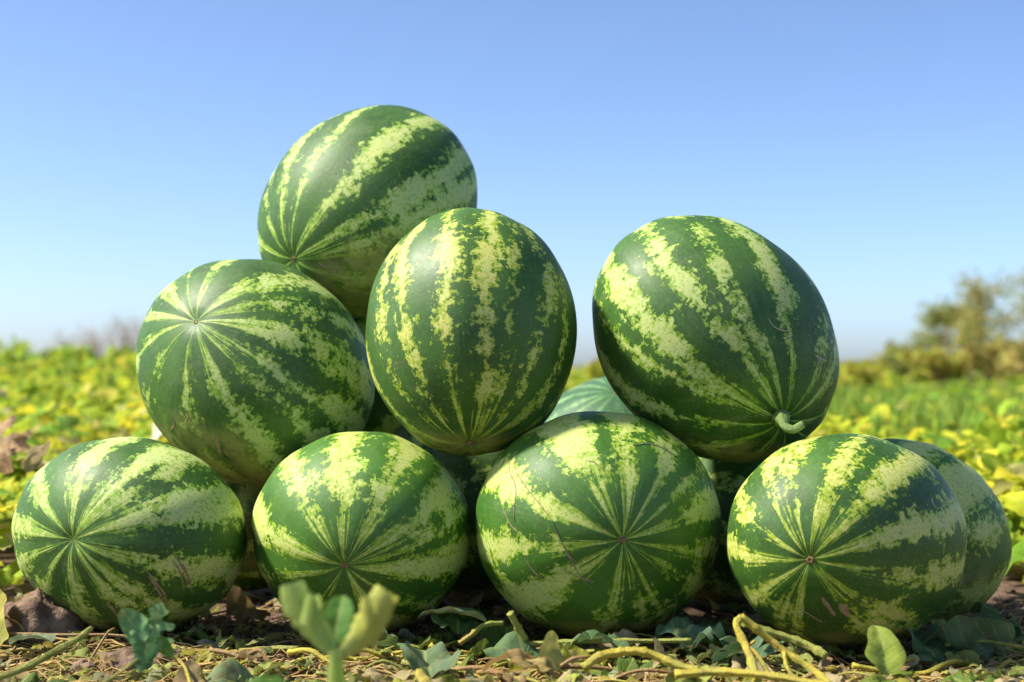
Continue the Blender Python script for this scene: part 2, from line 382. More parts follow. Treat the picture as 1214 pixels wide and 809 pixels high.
def make_melon(label, c, M, pole, stripes, seed, mat, res=180, stem=None, spot=(0, 0, -1, .75), scars=(), ribs=.0007, auto_w=.026, nstripe=10, wmul=1.0):
    rng = random.Random(seed); nr = np.random.default_rng(seed)
    Mi = np.linalg.inv(M)
    n = hit(c, Mi, *pole) if len(pole) == 2 else np.array(pole, float)/np.linalg.norm(pole)
    a = np.cross(n, [0.3, 1, .2]); a /= np.linalg.norm(a); b = np.cross(n, a)
    Rm = float(np.mean(np.linalg.eigvalsh(M)))
    # stripes -> longitude, half width at the girth
    st = []
    for px, py, w in stripes:
        s = hit(c, Mi, px, py); th = math.acos(max(-1, min(1, s@n))); lo = math.atan2(s@b, s@a)
        view = max(.35, abs((Mi@Mi@(M@s))@np.array([0, 1, 0]))/np.linalg.norm(Mi@s))
        hw = w*.54*wmul/F*c[1]/max(.3, math.sin(th))**1.22
        st.append([lo, hw])
    st.sort()
    if not st: st = [[rng.uniform(-.1, .1), auto_w*.5]]
    add = []; step = 2*math.pi/nstripe
    for i, (lo, hw) in enumerate(st):
        nx = st[(i+1) % len(st)][0]; g = (nx-lo) % (2*math.pi)
        if len(st) == 1: g = 2*math.pi
        if g > 1.15:
            k = int(round(g/step))
            for j in range(1, k): add.append([lo+g*j/k+rng.uniform(-.08, .08), auto_w*.5*rng.uniform(.7, 1.3)])
    st += add
    nl, nt = res*2, res
    th = np.linspace(0, math.pi, nt+1)[1:-1]; lo = np.arange(nl)*2*math.pi/nl
    TH, LO = np.meshgrid(th, lo, indexing='ij'); TH = TH.ravel(); LO = LO.ravel()
    TH = np.concatenate([[0], TH, [math.pi]]); LO = np.concatenate([[0], LO, [0]])
    sn = np.sin(TH)
    S = sn[:, None]*(np.cos(LO)[:, None]*a+np.sin(LO)[:, None]*b)+np.cos(TH)[:, None]*n
    # relief: soft ribs, slow lumps, a shallow dimple at both ends
    k = rng.choice([10, 11, 12]); q = nr.normal(size=(5, 3))*2.2
    def relief_of(Sx):
        t_ = np.arccos(np.clip(Sx@n, -1, 1)); l_ = np.arctan2(Sx@b, Sx@a)
        r_ = ribs*np.cos(k*l_+seed)*np.sin(t_)
        for v in q: r_ = r_+.0005*np.sin(Sx@v+seed)
        return r_-.0030*np.exp(-(t_/.10)**2)-.004*np.exp(-((math.pi-t_)/.12)**2)
    relief = relief_of(S)
    X = S@M.T; nor = S@Mi; nor /= np.linalg.norm(nor, axis=1)[:, None]
    X = X+nor*relief[:, None]
    sdv = np.full(len(TH), -9.0)
    for lo_i, hw in st:
        ph = rng.uniform(0, 6); am = rng.uniform(.02, .07)
        dl = np.abs((LO-lo_i-am*np.sin(2.5*TH+ph)*np.clip(sn*1.4-.4, 0, 1)+math.pi) % (2*math.pi)-math.pi)
        sdv = np.maximum(sdv, hw*sn**1.22-dl*Rm*sn)
    sdv /= .011*np.clip(sn/.55, .10, 1)
    # faces
    i = np.arange((nt-2)*nl); r, cc = i//nl, i % nl
    A0 = 1+r*nl+cc; A1 = 1+r*nl+(cc+1) % nl
    Q = np.stack([A0, A0+nl, A1+nl, A1], 1)
    me = np_mesh('rind', X, Q)
    # caps
    bm_f = [(0, 1+j, 1+(j+1) % nl) for j in range(nl)]; last = len(TH)-1; b0 = 1+(nt-2)*nl
    capV = X
    T = np.array(bm_f+[(last, b0+(j+1) % nl, b0+j) for j in range(nl)])
    # one mesh with quads and cap triangles
    bpy.data.meshes.remove(me); me = bpy.data.meshes.new('rind')
    me.vertices.add(len(X)); me.vertices.foreach_set('co', X.astype(np.float32).ravel())
    loops = np.concatenate([Q.ravel(), T.ravel()]).astype(np.int32)
    me.loops.add(len(loops)); me.loops.foreach_set('vertex_index', loops)
    starts = np.concatenate([np.arange(len(Q))*4, len(Q)*4+np.arange(len(T))*3]).astype(np.int32)
    me.polygons.add(len(starts)); me.polygons.foreach_set('loop_start', starts)
    me.polygons.foreach_set('use_smooth', np.ones(len(starts), bool))
    me.update(calc_edges=True)
    off = nr.uniform(-5, 5, 3)
    attr_v(me, 'sph', X+off)
    attr_v(me, 'ray', np.stack([np.cos(LO)*1.6, np.sin(LO)*1.6, TH], 1)+off)
    attr_f(me, 'sd', sdv); attr_f(me, 'sint', sn)
    sv = np.array(spot[:3], float); sv /= np.linalg.norm(sv)
    attr_f(me, 'spot', np.clip((S@sv-spot[3])/(1-spot[3])*2.0, 0, 1))
    root = empty('watermelon', tuple(c)); tag(root, label, 'watermelon', 'harvested watermelons in the heap')
    link('rind', me, MAT[mat], root)
    surf = lambda s, h=0: (lambda x, nn: x+nn*(h+float(relief_of(s[None, :])[0])))(M@s, (Mi@s)/np.linalg.norm(Mi@s))
    nn = (Mi@n)/np.linalg.norm(Mi@n)
    if stem:
        base = Vector(M@n); pts = [base-Vector(nn)*.006]
        for px, py, dY in stem: pts.append(at(px, py, c[1]+dY)-Vector(c))
        pts = spline(pts, 6); m = len(pts)
        rad = [.0050+.0050*math.exp(-(j/m/.20)**2)-.0012*(j/m) for j in range(m)]
        sm = tube_mesh('stem', pts, rad, 20, .14, seed, .07); link('stem', sm, MAT['stalk'], root)
        tip = tube_mesh('cut_tip', [pts[-1]-(pts[-1]-pts[-2])*.4, pts[-1]+(pts[-1]-pts[-2]).normalized()*.0008], [rad[-1]*.9, rad[-1]*.8], 10)
        link('cut_tip', tip, MAT['blossom'], bpy.data.objects[root.children[-1].name])
    else:
        V = []; Q2 = []; m = 14; prof = [(0, .0002), (.0012, .0008), (.0022, .0016), (.0030, .0012), (.0042, -.0008)]
        for j, (rr, hh) in enumerate(prof):
            for kk in range(m):
                t = 2*math.pi*kk/m; r2 = rr*(1+.25*math.sin(kk*2.1+seed)*(rr > 0))
                V.append(M@n+nn*(hh-.0030)+(a*math.cos(t)+b*math.sin(t))*r2)
        for j in range(len(prof)-1):
            for kk in range(m): Q2.append((j*m+kk, j*m+(kk+1) % m, (j+1)*m+(kk+1) % m, (j+1)*m+kk))
        link('blossom_scar', np_mesh('blossom_scar', np.array(V), np.array(Q2)), MAT['blossom'], root)
    for kind, wid, pts in scars:
        P = [Vector(hit(c, Mi, *p)) for p in pts]; P = spline(P, 5); m = len(P); V = []; Q2 = []
        for j, s in enumerate(P):
            s = s.normalized(); d = (P[min(j+1, m-1)]-P[max(j-1, 0)]).normalized(); sv_ = s.cross(d).normalized()
            wj = wid*1.15*(.25+.75*math.sin(math.pi*(j+.5)/m))*(1+.5*mnoise.noise(Vector((j*.8, seed, wid*999))))
            jit = .0006*mnoise.noise(Vector((j*.6, seed*2, 5)))/Rm
            for e, hgt in ((-1, -.0003), (0, .0005), (1, -.0003)):
                ss_ = np.array((s+sv_*(jit+e*wj*.5/Rm)).normalized()); V.append(surf(ss_, hgt+.0004))
        for j in range(m-1):
            for e in (0, 1): Q2.append((j*3+e, j*3+e+1, j*3+e+4, j*3+e+3))
        link('scar', np_mesh('scar', np.array(V), np.array(Q2)), MAT[kind], root)
    return root

EL = lambda *a: ellipsoid(*a)
SP = lambda x, y, z, a, b, c: (np.array([x, y, z]), np.diag([a, b, c]))
melons = [
 ('oval watermelon lying tilted on the very top of the heap', EL(436,252,138,117,38,1.782,1.0), (347,308),
  [(316,238,10),(338,212,16),(385,172,14),(434,193,26),(473,235,30),(400,298,13),(405,330,16)], 1, 'melon', dict(spot=(.15,-.55,-.8,.72), scars=[('scar',.002,[(378,312),(386,318),(392,328)])])),
 ('watermelon with its blossom end turned up left, under the topmost melon', EL(302,442,145,129,-35,1.664,1.0), (231,381),
  [(222,337,8),(254,322,16),(207,354,16),(182,376,14),(308,337,24),(351,362,22),(304,385,12),(400,430,26),(358,458,26),(329,480,26),(293,512,28),(232,501,16),(189,433,10),(175,408,12)], 2, 'melon',
  dict(spot=(-.25,-.35,-.9,.70), scars=[('scar',.004,[(257,516),(258,528),(262,540)]),('scar',.003,[(264,532),(270,540),(276,544)]),('scar',.002,[(222,486),(224,494),(221,500)]),('scar',.002,[(206,494),(208,503),(204,510)])])),
 ('upright watermelon with broad yellow stripes standing on its blossom end', EL(558,394.5,125,147,0,1.537,1.0), (557,529),
  [(448,360,12),(476,360,20),(523,349,28),(584,332,28),(612,343,12),(646,349,17),(668,400,10)], 3, 'melon_warm', dict(scars=[('scar',.0012,[(531,395),(535,399)])])),
 ('large oval watermelon with a curled green stem stub at its lower end', EL(848,402,160,132,-44,1.5706,1.0), (929,499),
  [(800,415,32),(840,362,27),(872,342,17),(915,325,27),(975,414,12),(967,473,9),(760,418,12),(809,493,18),(868,525,13),(911,527,9)], 4, 'melon',
  dict(stem=[(928,499,-.128),(931,506,-.140),(941,509,-.146),(952,503,-.146)], ribs=.0009, scars=[('scarpale',.0012,[(911,378),(918,387),(928,392),(936,392)]),('scarpale',.0022,[(966,420),(972,425),(980,428)]),('scarpale',.0010,[(972,414),(972,425),(968,434)])])),
 ('pale-striped watermelon at the open left end of the bottom row', EL(154,635,139,117.5,-5,1.536,1.05), (86,640),
  [(95,569,24),(50,584,18),(31,626,22),(38,660,12),(53,698,16),(90,698,18),(122,695,18),(153,698,20),(183,668,24),(172,613,28),(245,603,46),(153,565,28),(120,585,8),(229,550,26)], 5, 'melon',
  dict(wmul=.94, scars=[('scar',.0022,[(174,676),(184,690),(194,702),(199,722)]),('scar',.0018,[(176,683),(188,700),(196,716)]),('scar',.0022,[(207,658),(216,672),(224,686),(228,704)]),('scar',.0016,[(204,664),(214,680),(218,700)]),('scar',.0025,[(128,712),(134,722),(140,731)]),('scar',.0014,[(216,668),(222,680),(221,694)])])),
 ('round bottom-row watermelon behind the pale forked seedling', EL(428,632,130,121,0,1.532,1.08), (408,672),
  [(406,561,30),(460,573,27),(502,611,34),(530,576,20),(509,672,34),(353,576,28),(330,641,34),(322,683,26),(387,706,10),(425,699,12),(528,714,22),(452,660,6)], 6, 'melon_fresh',
  dict(wmul=.94, scars=[('scarpale',.0016,[(513,711),(509,717),(503,723)]),('scar',.0020,[(428,712),(430,716)])])),
 ('big round bottom-row watermelon marked with long thin scratches', EL(710,622.5,145,135,0,1.505,1.05), (739,641),
  [(747,545,30),(688,524,40),(716,596,16),(785,562,20),(818,570,16),(818,612,26),(826,654,20),(801,679,18),(776,713,16),(755,705,13),(726,717,24),(655,696,40),(604,650,36),(705,625,13),(634,591,36)], 7, 'melon_fresh',
  dict(wmul=.86, scars=[('scar',.0012,[(606,540),(605,560),(612,580),(611,618)]),('scar',.0010,[(613,538),(612,558),(622,575),(640,598),(656,618)]),('scar',.0010,[(656,618),(664,640),(676,662),(690,686),(702,698)]),('scar',.0009,[(598,602),(606,622),(618,634)]),('scar',.0009,[(668,648),(678,662),(687,668)]),('scarpale',.0010,[(751,528),(775,527),(800,538)]),('scar',.0008,[(696,546),(710,552),(716,560)]),('scar',.0012,[(622,660),(632,676),(644,687)]),('scar',.0014,[(669,676),(690,686),(704,690)]),('scarpale',.0012,[(801,703),(800,720),(792,738),(782,752)])])),
 ('yellow-streaked bottom-row watermelon beside the bent yellow vine stem', EL(1004,642,144,127,-8,1.432,1.05), (960,665),
  [(943,549,22),(935,596,8),(990,560,25),(1053,569,36),(1092,624,34),(1096,679,30),(1069,735,24),(1017,735,18),(990,699,9),(946,711,13),(931,727,14),(895,703,22),(887,660,22),(891,616,20),(915,585,16)], 8, 'melon_warm',
  dict(wmul=.95, scars=[('scar',.0045,[(974,709),(982,720),(990,731)]),('scar',.0065,[(996,716),(1001,723),(1005,731)]),('scar',.0012,[(948,722),(960,729),(975,738)]),('scarpale',.0014,[(1105,590),(1107,598),(1113,604)])])),
 ('watermelon half hidden behind the end melon, beside the black hose', EL(1082,630,122,103,-35,1.64,.85), (-.55,-.75,-.35), [], 9, 'melon_fresh', dict(spot=(.1,-.55,-.85,.62), auto_w=.046)),  # brighter rind and wider pale stripes stand in for light missing in this shadow
 ('bluish green watermelon sitting apart behind the heap, its top showing', EL(735,548,110,102,0,2.25,1.1), (731,465), [], 10, 'melon_blue', dict(auto_w=.022, nstripe=16)),
 ('shaded back-row watermelon with a yellowish belly, behind the gap beside the scratched end melon', SP(-.345,1.8174,.103,.115,.105,.106), (.3,.6,.5), [], 11, 'melon', dict(spot=(.5,-.7,.2,.55), auto_w=.03)),
 ('dark shaded watermelon in the back row below the upright melon', SP(-.045,1.7407,.122,.128,.12,.125), (.8,-.3,.4), [], 12, 'melon', dict(auto_w=.03)),
 ('dark shaded watermelon in the back row below the stemmed melon', SP(.262,1.7215,.103,.118,.108,.106), (-.7,-.4,.5), [], 13, 'melon', dict(auto_w=.03)),
 ('watermelon hidden deep in the heap directly behind and under the topmost melon', SP(-.2,1.9111,.268,.138,.125,.128), (.3,.3,.9), [], 14, 'melon', dict(auto_w=.03)),
]
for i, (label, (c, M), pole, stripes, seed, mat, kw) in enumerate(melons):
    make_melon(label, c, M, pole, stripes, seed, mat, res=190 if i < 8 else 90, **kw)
MEL = [(m[1][0], np.linalg.inv(m[1][1])) for m in melons]
def in_melon(p, s=1.0):
    for c, Mi in MEL:
        if np.linalg.norm(Mi@(np.array(p)-c)) < s: return True
    return False

# ------------------------------------------------------------------ vines, leaves and litter on the ground in front
rnd = random.Random(77)
GREEN = [(.13,.165,.022),(.18,.21,.045),(.26,.28,.09),(.10,.16,.018),(.31,.34,.08)]
DRY = [(.36,.23,.115),(.44,.31,.17),(.26,.155,.075),(.50,.38,.22)]
YEL = [(.42,.40,.05),(.34,.38,.06),(.50,.44,.09)]
def put_leaf(name, kind, px, py, Y, size, rot, color, label=None, cat=None, group=None, parent=None, var=None):
    me = LEAF[kind][rnd.randrange(len(LEAF[kind])) if var is None else var]
    o = link(name, me); o.color = (*color, 1)
    p = at(px, py, Y) if Y else Vector((px, py, 0))
    o.matrix_world = Matrix.Translation(p) @ euler_m(*rot).to_4x4() @ Matrix.Scale(size, 4)
    if parent:
        o.parent = parent; o.matrix_parent_inverse = Matrix.Translation(-parent.location)
    if label: tag(o, label, cat, group)
    return o
def ground_Y(py): return H*F/(py-HY)

def vine(name, label, cat, group, stems, leaves=(), mat='stem_yellow'):
    """stems: (material, radius, [(px, py, Y)...], taper); leaves: put_leaf arguments"""
    first = stems[0][2][0]; root = empty(name, at(*first)); tag(root, label, cat, group)
    for k, (m, r, pts, taper) in enumerate(stems):
        r *= .88; P = spline([at(*p)-root.location for p in pts], 6); n = len(P)
        me = tube_mesh('stem', P, [r*(1-taper*j/n)*(.88+.28*max(0, math.cos(j*.9+k))**6) for j in range(n)], 20, .30, k+len(label), .11)
        link('stem', me, MAT[m], root)
    for a in leaves: put_leaf('leaf', *a, parent=root)
    return root

# pale forked seedling in the very front (out of focus), its stalk rising from below the frame
def thick_ribbon(name, pts, wid, th=.0011):
    wid = [w*1.1*(1+.18*math.sin(i*5.1+len(pts))) for i, w in enumerate(wid)]
    """fleshy leaf lobe: flat tube along points, facing the camera"""
    P = spline(pts, 6); n = len(P); V = []; Q = []; k = 10
    for j, p in enumerate(P):
        t = j/(n-1); f = t*(len(wid)-1); i = min(int(f), len(wid)-2); w = wid[i]+(wid[i+1]-wid[i])*(f-i)
        d = (P[min(j+1, n-1)]-P[max(j-1, 0)]).normalized(); a = d.cross(Vector((0, 1, 0))).normalized(); b = a.cross(d)
        for q in range(k):
            g = 2*math.pi*q/k; w2 = w; w = w2*(1+.22*math.cos(g)*mnoise.noise(Vector((j*.55, wid[0]*900, math.cos(g)*2)))); V.append(p+a*math.cos(g)*w+b*math.sin(g)*max(th, w*.12)*(.6 if w < .002 else 1)+b*abs(math.cos(g))*w*.35); w = w2
    for j in range(n-1):
        for q in range(k): Q.append((j*k+q, j*k+(q+1) % k, (j+1)*k+(q+1) % k, (j+1)*k+q))
    return np_mesh(name, np.array([tuple(v) for v in V]), np.array(Q))
MAT['pale_leaf'] = plain_material('pale_leaf', (.44, .58, .15), (.56, .66, .20), 40, .55, .3, .3, .6)
MAT['yellow_leaf'] = plain_material('yellow_leaf', (.54, .58, .10), (.62, .62, .18), 40, .55, .3, .3, .45)
Yf = 0.86
sl = empty('seedling', at(398, 850, Yf)); tag(sl, 'pale green forked seedling with three lobes, blurred before the round melon', 'seedling')
R = lambda px, py, dy=0: at(px, py, Yf+dy)-sl.location
link('stem', thick_ribbon('stem', [R(400,880), R(399,840), R(398,800), R(397,770)], [.0042,.0042,.0040,.0038], .0034), MAT['pale_leaf'], sl)
link('leaf', thick_ribbon('leaf', [R(397,778), R(382,758), R(366,738), R(352,716), R(345,692)], [.0040,.0068,.0075,.0080,.0058]), MAT['pale_leaf'], sl)
link('leaf', thick_ribbon('leaf', [R(366,742,-.003), R(370,722,-.003), R(371,706,-.003)], [.0050,.0042,.0032]), MAT['pale_leaf'], sl)
link('leaf', thick_ribbon('leaf', [R(400,780), R(418,766), R(434,748), R(446,725), R(460,702)], [.0035,.0062,.0080,.0075,.0066]), MAT['yellow_leaf'], sl)
link('leaf', thick_ribbon('leaf', [R(436,745,-.003), R(436,724,-.003), R(434,708,-.003)], [.0042,.0040,.0028]), MAT['yellow_leaf'], sl)
put_leaf('leaf', 'oval', 396, 764, Yf+.03, .034, (1.25, .1, -.1), (.075,.20,.025), parent=sl, var=0)
put_leaf('leaf', 'broad', 372, 822, Yf-.05, .055, (.2, .1, 1.2), (.07,.19,.02), parent=sl, var=1)

# small three-leaf sprig before the scratched end melon
vine('sprig', 'small bluish green sprig of three leaves before the scratched end melon', 'sprig', None,
     [('stem_green', .0016, [(120,812,1.10),(150,792,1.11),(165,778,1.12),(173,758,1.12)], .3)],
     [('oval',171,762,1.12,.032,(1.25,-.62,0),(.17,.36,.14),None,None,None),('lobed',177,764,1.12,.035,(1.3,.26,.2),(.26,.46,.18),None,None,None),('oval',174,762,1.11,.028,(-1.0,.25,.1),(.09,.24,.10),None,None,None),('oval',180,762,1.12,.022,(-.7,-.7,-.4),(.14,.32,.05),None,None,None)])

# yellow stems, each where it lies
vine('watermelon_vine', 'bent yellow vine stem raised in a sharp knee before the yellow-streaked melon', 'vine', 'vine stems on the ground',
     [('stem_yellow', .0042, [(905,830,1.17),(893,790,1.20),(884,765,1.22),(873,742,1.23),(879,731,1.235)], .15),
      ('stem_yellow', .0042, [(878,731,1.235),(895,745,1.235),(916,762,1.235),(935,776,1.23),(962,793,1.22),(985,812,1.20)], .25),
      ('stem_yellow', .0026, [(930,773,1.23),(933,790,1.22),(942,806,1.21)], .3),
      ('stem_yellow', .0028, [(886,766,1.22),(900,780,1.21),(912,800,1.2)], .3),
      ('stem_yellow', .0020, [(884,768,1.222),(890,764,1.222),(895,760,1.222)], .3)])
vine('watermelon_vine', 'thick green vine stem slanting down against the yellow-streaked melon', 'vine', 'vine stems on the ground',
     [('stem_green', .0046, [(882,738,1.30),(905,748,1.305),(935,757,1.305),(960,767,1.30),(980,778,1.29)], .05)])
vine('watermelon_vine', 'bright yellow vine stem arching over dry leaves before the scratched round melon', 'vine', 'vine stems on the ground',
     [('stem_yellow', .0046, [(692,792,1.20),(708,780,1.205),(728,774,1.21),(752,772,1.21),(775,777,1.21),(800,788,1.205),(830,797,1.20)], .1),
      ('stem_brown', .0022, [(665,790,1.21),(680,781,1.21),(700,779,1.215)], .3)])
vine('watermelon_vine', 'yellow vine stem lying flat under the bent yellow stem', 'vine', 'vine stems on the ground',
     [('stem_yellow', .0040, [(800,800,1.19),(850,797,1.19),(900,800,1.18),(950,808,1.17),(1000,818,1.16)], .1)])
vine('watermelon_vine', 'yellow green stem lying on bare soil between end melon and seedling', 'vine', 'vine stems on the ground',
     [('stem_green', .0036, [(200,768,1.43),(240,773,1.42),(275,774,1.42),(310,770,1.42),(355,769,1.42)], .1)])
vine('watermelon_vine', 'brown dry runner lying along the soil under the scratched end melon', 'vine', 'vine stems on the ground',
     [('stem_brown', .0021, [(-20,750,1.44),(30,752,1.44),(80,753,1.435),(130,753,1.43),(170,757,1.43)], .2),
      ('stem_brown', .0018, [(108,781,1.36),(118,765,1.38),(128,750,1.39),(136,745,1.40)], .3),
      ('stem_brown', .0015, [(5,732,1.46),(20,738,1.46),(30,750,1.45)], .3)])
vine('watermelon_vine', 'green blurred runner slanting up from the corner of bare soil', 'vine', 'vine stems on the ground',
     [('stem_green', .0036, [(-10,806,1.16),(30,792,1.18),(62,774,1.2),(92,758,1.22),(108,745,1.24)], .2)])
vine('watermelon_vine', 'short cut green stem stub leaning on the scratched round melon', 'vine', 'vine stems on the ground',
     [('stem_green', .0040, [(605,727,1.375),(613,742,1.38),(623,758,1.385)], .0)])
vine('watermelon_vine', 'long straight green runner in front of the scratched round melon', 'vine', 'vine stems on the ground',
     [('stem_green', .0028, [(615,764,1.385),(660,762,1.385),(720,760,1.375),(780,760,1.375),(820,759,1.37)], .1)])
vine('watermelon_vine', 'curved olive stem in the dark gap between the two round melons', 'vine', 'vine stems on the ground',
     [('stem_green', .0032, [(545,763,1.40),(560,752,1.40),(575,741,1.405),(597,739,1.41)], .1)])
vine('watermelon_vine', 'thin orange stalk lying on bare soil beside the small sprig', 'vine', 'vine stems on the ground',
     [('stem_yellow', .0020, [(203,778,1.28),(212,783,1.28),(220,793,1.27),(226,812,1.25)], .2)])
vine('watermelon_vine', 'yellow stalk poking up out of the leaf litter beside the seedling', 'vine', 'vine stems on the ground',
     [('stem_yellow', .0050, [(516,830,1.10),(506,812,1.11),(496,797,1.12)], .1)])
vine('watermelon_vine', 'olive yellow stalk piece lying in litter under the round melon', 'vine', 'vine stems on the ground',
     [('stem_yellow', .0040, [(510,766,1.345),(522,774,1.34),(540,786,1.33)], .1)])
vine('watermelon_vine', 'thin brown bent twig among grey green leaves beside the yellow-streaked melon', 'vine', 'vine stems on the ground',
     [('stem_brown', .0013, [(1115,752,1.42),(1135,745,1.42),(1144,748,1.42),(1142,765,1.40),(1143,778,1.39)], .1)])
vine('watermelon_vine', 'long yellow green leaf stalk reaching out from the litter beside the hose', 'vine', 'vine stems on the ground',
     [('stem_green', .0020, [(1120,765,1.39),(1160,760,1.39),(1195,764,1.38),(1230,772,1.37)], .1)])

rv = random.Random(5)
for k in range(48):
    m, tone = rv.choice([('stem_green', 'olive green'), ('stem_yellow', 'yellow'), ('stem_brown', 'brown')])
    y = rv.uniform(1.14, 1.42); x = rv.uniform(-.30, .52)*y/1.35; a = rv.gauss(0, .45); L = rv.uniform(.07, .24); P = []; b = rv.uniform(-.5, .5)
    r = rv.uniform(.0010, .0028)
    for j in range(6):
        z = gz(x, y)+r+.006+.012*math.sin(j*1.3+k)**2
        P.append(Vector((x, y, z))); x += math.cos(a)*L/5; y += math.sin(a)*L/5; a += b*.4+rv.uniform(-.25, .25)
    if any(in_melon(p, 1.0+r*9) for p in P): continue
    mx = (P[0].x+P[-1].x)/2*1.45/P[0].y
    where = 'pale-striped end melon' if mx < -.27 else 'melon behind the seedling' if mx < -.03 else 'scratched round melon' if mx < .22 else 'yellow-streaked melon' if mx < .46 else 'half hidden melon'
    look = ('thick ' if r > .0021 else 'thin ')+tone
    o = empty('watermelon_vine', tuple(P[0])); tag(o, look+' vine runner tangled in the litter before the '+where, 'vine', look+' runners before the '+where)
    Q = spline([p-P[0] for p in P], 5); n = len(Q)
    link('stem', tube_mesh('stem', Q, [r*(1-.3*j/n)*(1+.25*(j % 6 == 0)) for j in range(n)], 15, .3, k, .10), MAT[m], o)

# hand-placed leaves: (kind, px, py, Y, size, rotation, colour, label)
LIT = [
 ('oval',1050,800,1.20,.048,(1.15,.1,.15),(.34,.42,.06),'upright yellow green leaf with a brown blotch beside the bent yellow stem'),
 ('broad',1110,790,1.37,.075,(.75,.25,.5),(.12,.20,.07),'folded green leaf leaning against the side of the yellow-streaked melon'),
 ('broad',1150,778,1.38,.060,(.9,.1,-.2),(.15,.23,.12),'grey green leaf standing up crumpled beside the thin brown twig'),
 ('broad',1190,765,1.39,.085,(.1,.3,1.5),(.16,.23,.11),'broad grey green leaf on the long leaf stalk beside the hose'),
 ('broad',1200,745,1.45,.06,(.5,.4,.6),(.07,.12,.03),'dark green rounded leaf standing near the black hose'),
 ('dry',812,798,1.24,.045,(.15,.45,1.0),(.46,.33,.18),'crumpled tan dry leaf heap between the arched and bent yellow stems'),
 ('dry',650,800,1.20,.06,(.5,.3,1.2),(.42,.26,.10),'orange brown dry leaf beside the arched yellow stem'),
 ('oval',655,795,1.21,.035,(.9,.3,.6),(.52,.46,.11),'small yellow curled leaf beside the arched yellow stem'),
 ('broad',470,766,1.33,.055,(.25,.5,1.1),(.17,.26,.09),'olive green folded leaf with dark holes under the round melon'),
 ('broad',510,800,1.25,.06,(.25,.1,.2),(.15,.21,.11),'large grey green wilted leaf lying before the round melon'),
 ('lobed',545,748,1.42,.06,(.35,.2,.3),(.07,.15,.035),'dark green lobed leaf in the gap between the two round melons'),
 ('oval',575,738,1.42,.07,(.3,.2,1.5),(.10,.155,.09),'bluish grey curled leaf in the gap between the two round melons'),
 ('lobed',800,757,1.385,.075,(.2,.1,-.9),(.085,.155,.085),'large dark green lobed leaf in the gap beside the scratched round melon'),
 ('lobed',900,780,1.30,.07,(.2,.0,.4),(.085,.155,.085),'dark green lobed leaf underneath the bent yellow stem'),
 ('lobed',740,766,1.37,.075,(.15,.1,1.4),(.11,.19,.09),'grey green lobed leaf along the straight green runner'),
 ('broad',632,770,1.36,.08,(.2,.1,.5),(.13,.21,.09),'matted green leaf under the straight runner by the cut stub'),
 ('broad',310,800,1.28,.085,(.15,.1,1.1),(.22,.28,.14),'pale grey green leaf lying on bare soil beside the seedling'),
 ('oval',60,762,1.40,.05,(.15,.2,1.2),(.24,.28,.17),'pale grey leaf lying on the soil under the brown runner'),
 ('lobed',4,540,2.05,.10,(.75,-.5,.5),(.58,.36,.20),'large crumpled brown dry leaf hanging over the yellow vines'),
 ('lobed',-6,560,2.03,.085,(.9,-.3,-.5),(.46,.27,.15),'dark brown dry leaf hanging under the large crumpled one'),
 ('oval',26,552,2.04,.06,(.5,-.8,-1.2),(.66,.47,.30),'narrow tan dry leaf hanging beside the large crumpled one'),
 ('oval',186,520,2.35,.07,(.45,-.5,-.3),(.80,.72,.52),'pale dry leaf showing between the scratched end melon and the one above'),
]
for k, px, py, Y, sz, rot, col, lab in LIT:
    put_leaf('vine_leaf' if k != 'dry' else 'dry_leaf', k, px, py, Y, sz, rot, col, lab, 'leaf')

# loose leaves strewn in front: density from bare soil on one side to matted leaves on the other
TONE = dict(zip(GREEN+DRY+YEL, ['dark olive green','grey green','pale grey green','deep green','light green','brown','tan','dark brown','pale straw','yellow','yellow green','pale yellow']))
SHAPE = {'lobed': 'lobed', 'broad': 'broad', 'oval': 'narrow', 'dry': 'crumpled'}
def strew(n, x0, x1, y0, y1, kinds, cols, smin, smax, name, label, group):
    done = 0; tries = 0
    while done < n and tries < n*30:
        tries += 1; y = rnd.uniform(y0, y1); x = rnd.uniform(x0, x1)*y/1.35; s = rnd.uniform(smin, smax)
        z = gz(x, y)+rnd.uniform(.004, .016)
        if in_melon((x, y, z), 1.02): continue
        k = rnd.choice(kinds); o = link(name, LEAF[k][rnd.randrange(len(LEAF[k]))])
        c = rnd.choice(cols); f = rnd.uniform(.85, 1.15); o.color = (c[0]*f, c[1]*f, c[2]*f, 1)
        o.matrix_world = Matrix.Translation((x, y, z)) @ euler_m(rnd.uniform(-.35, .5), rnd.uniform(-.45, .45), rnd.uniform(0, 6.28)).to_4x4() @ Matrix.Scale(s, 4)
        lk = TONE[c]+' '+SHAPE[k]+' leaf '+label; tag(o, lk, 'leaf', TONE[c]+' '+SHAPE[k]+' leaves '+group); done += 1
strew(70, -.14, .20, 1.20, 1.47, ['lobed', 'broad', 'lobed', 'dry'], GREEN+GREEN+DRY+YEL[:1], .022, .050, 'vine_leaf', 'matted on the ground before the two round melons', 'before the round melons')
strew(75, .20, .56, 1.18, 1.62, ['lobed', 'broad', 'lobed', 'oval', 'dry'], GREEN+GREEN+DRY, .022, .048, 'vine_leaf', 'matted on the ground around the yellow-streaked melon', 'around the yellow-streaked melon')
strew(24, -.52, -.15, 1.20, 1.52, ['broad', 'lobed', 'oval'], GREEN+DRY[:1], .025, .05, 'vine_leaf', 'lying small on bare soil before the scratched end melon', 'on the bare soil')
strew(60, -.14, .40, 1.12, 1.29, ['dry', 'dry', 'broad'], DRY+YEL, .022, .045, 'dry_leaf', 'in the litter under the yellow stems', 'in the litter')
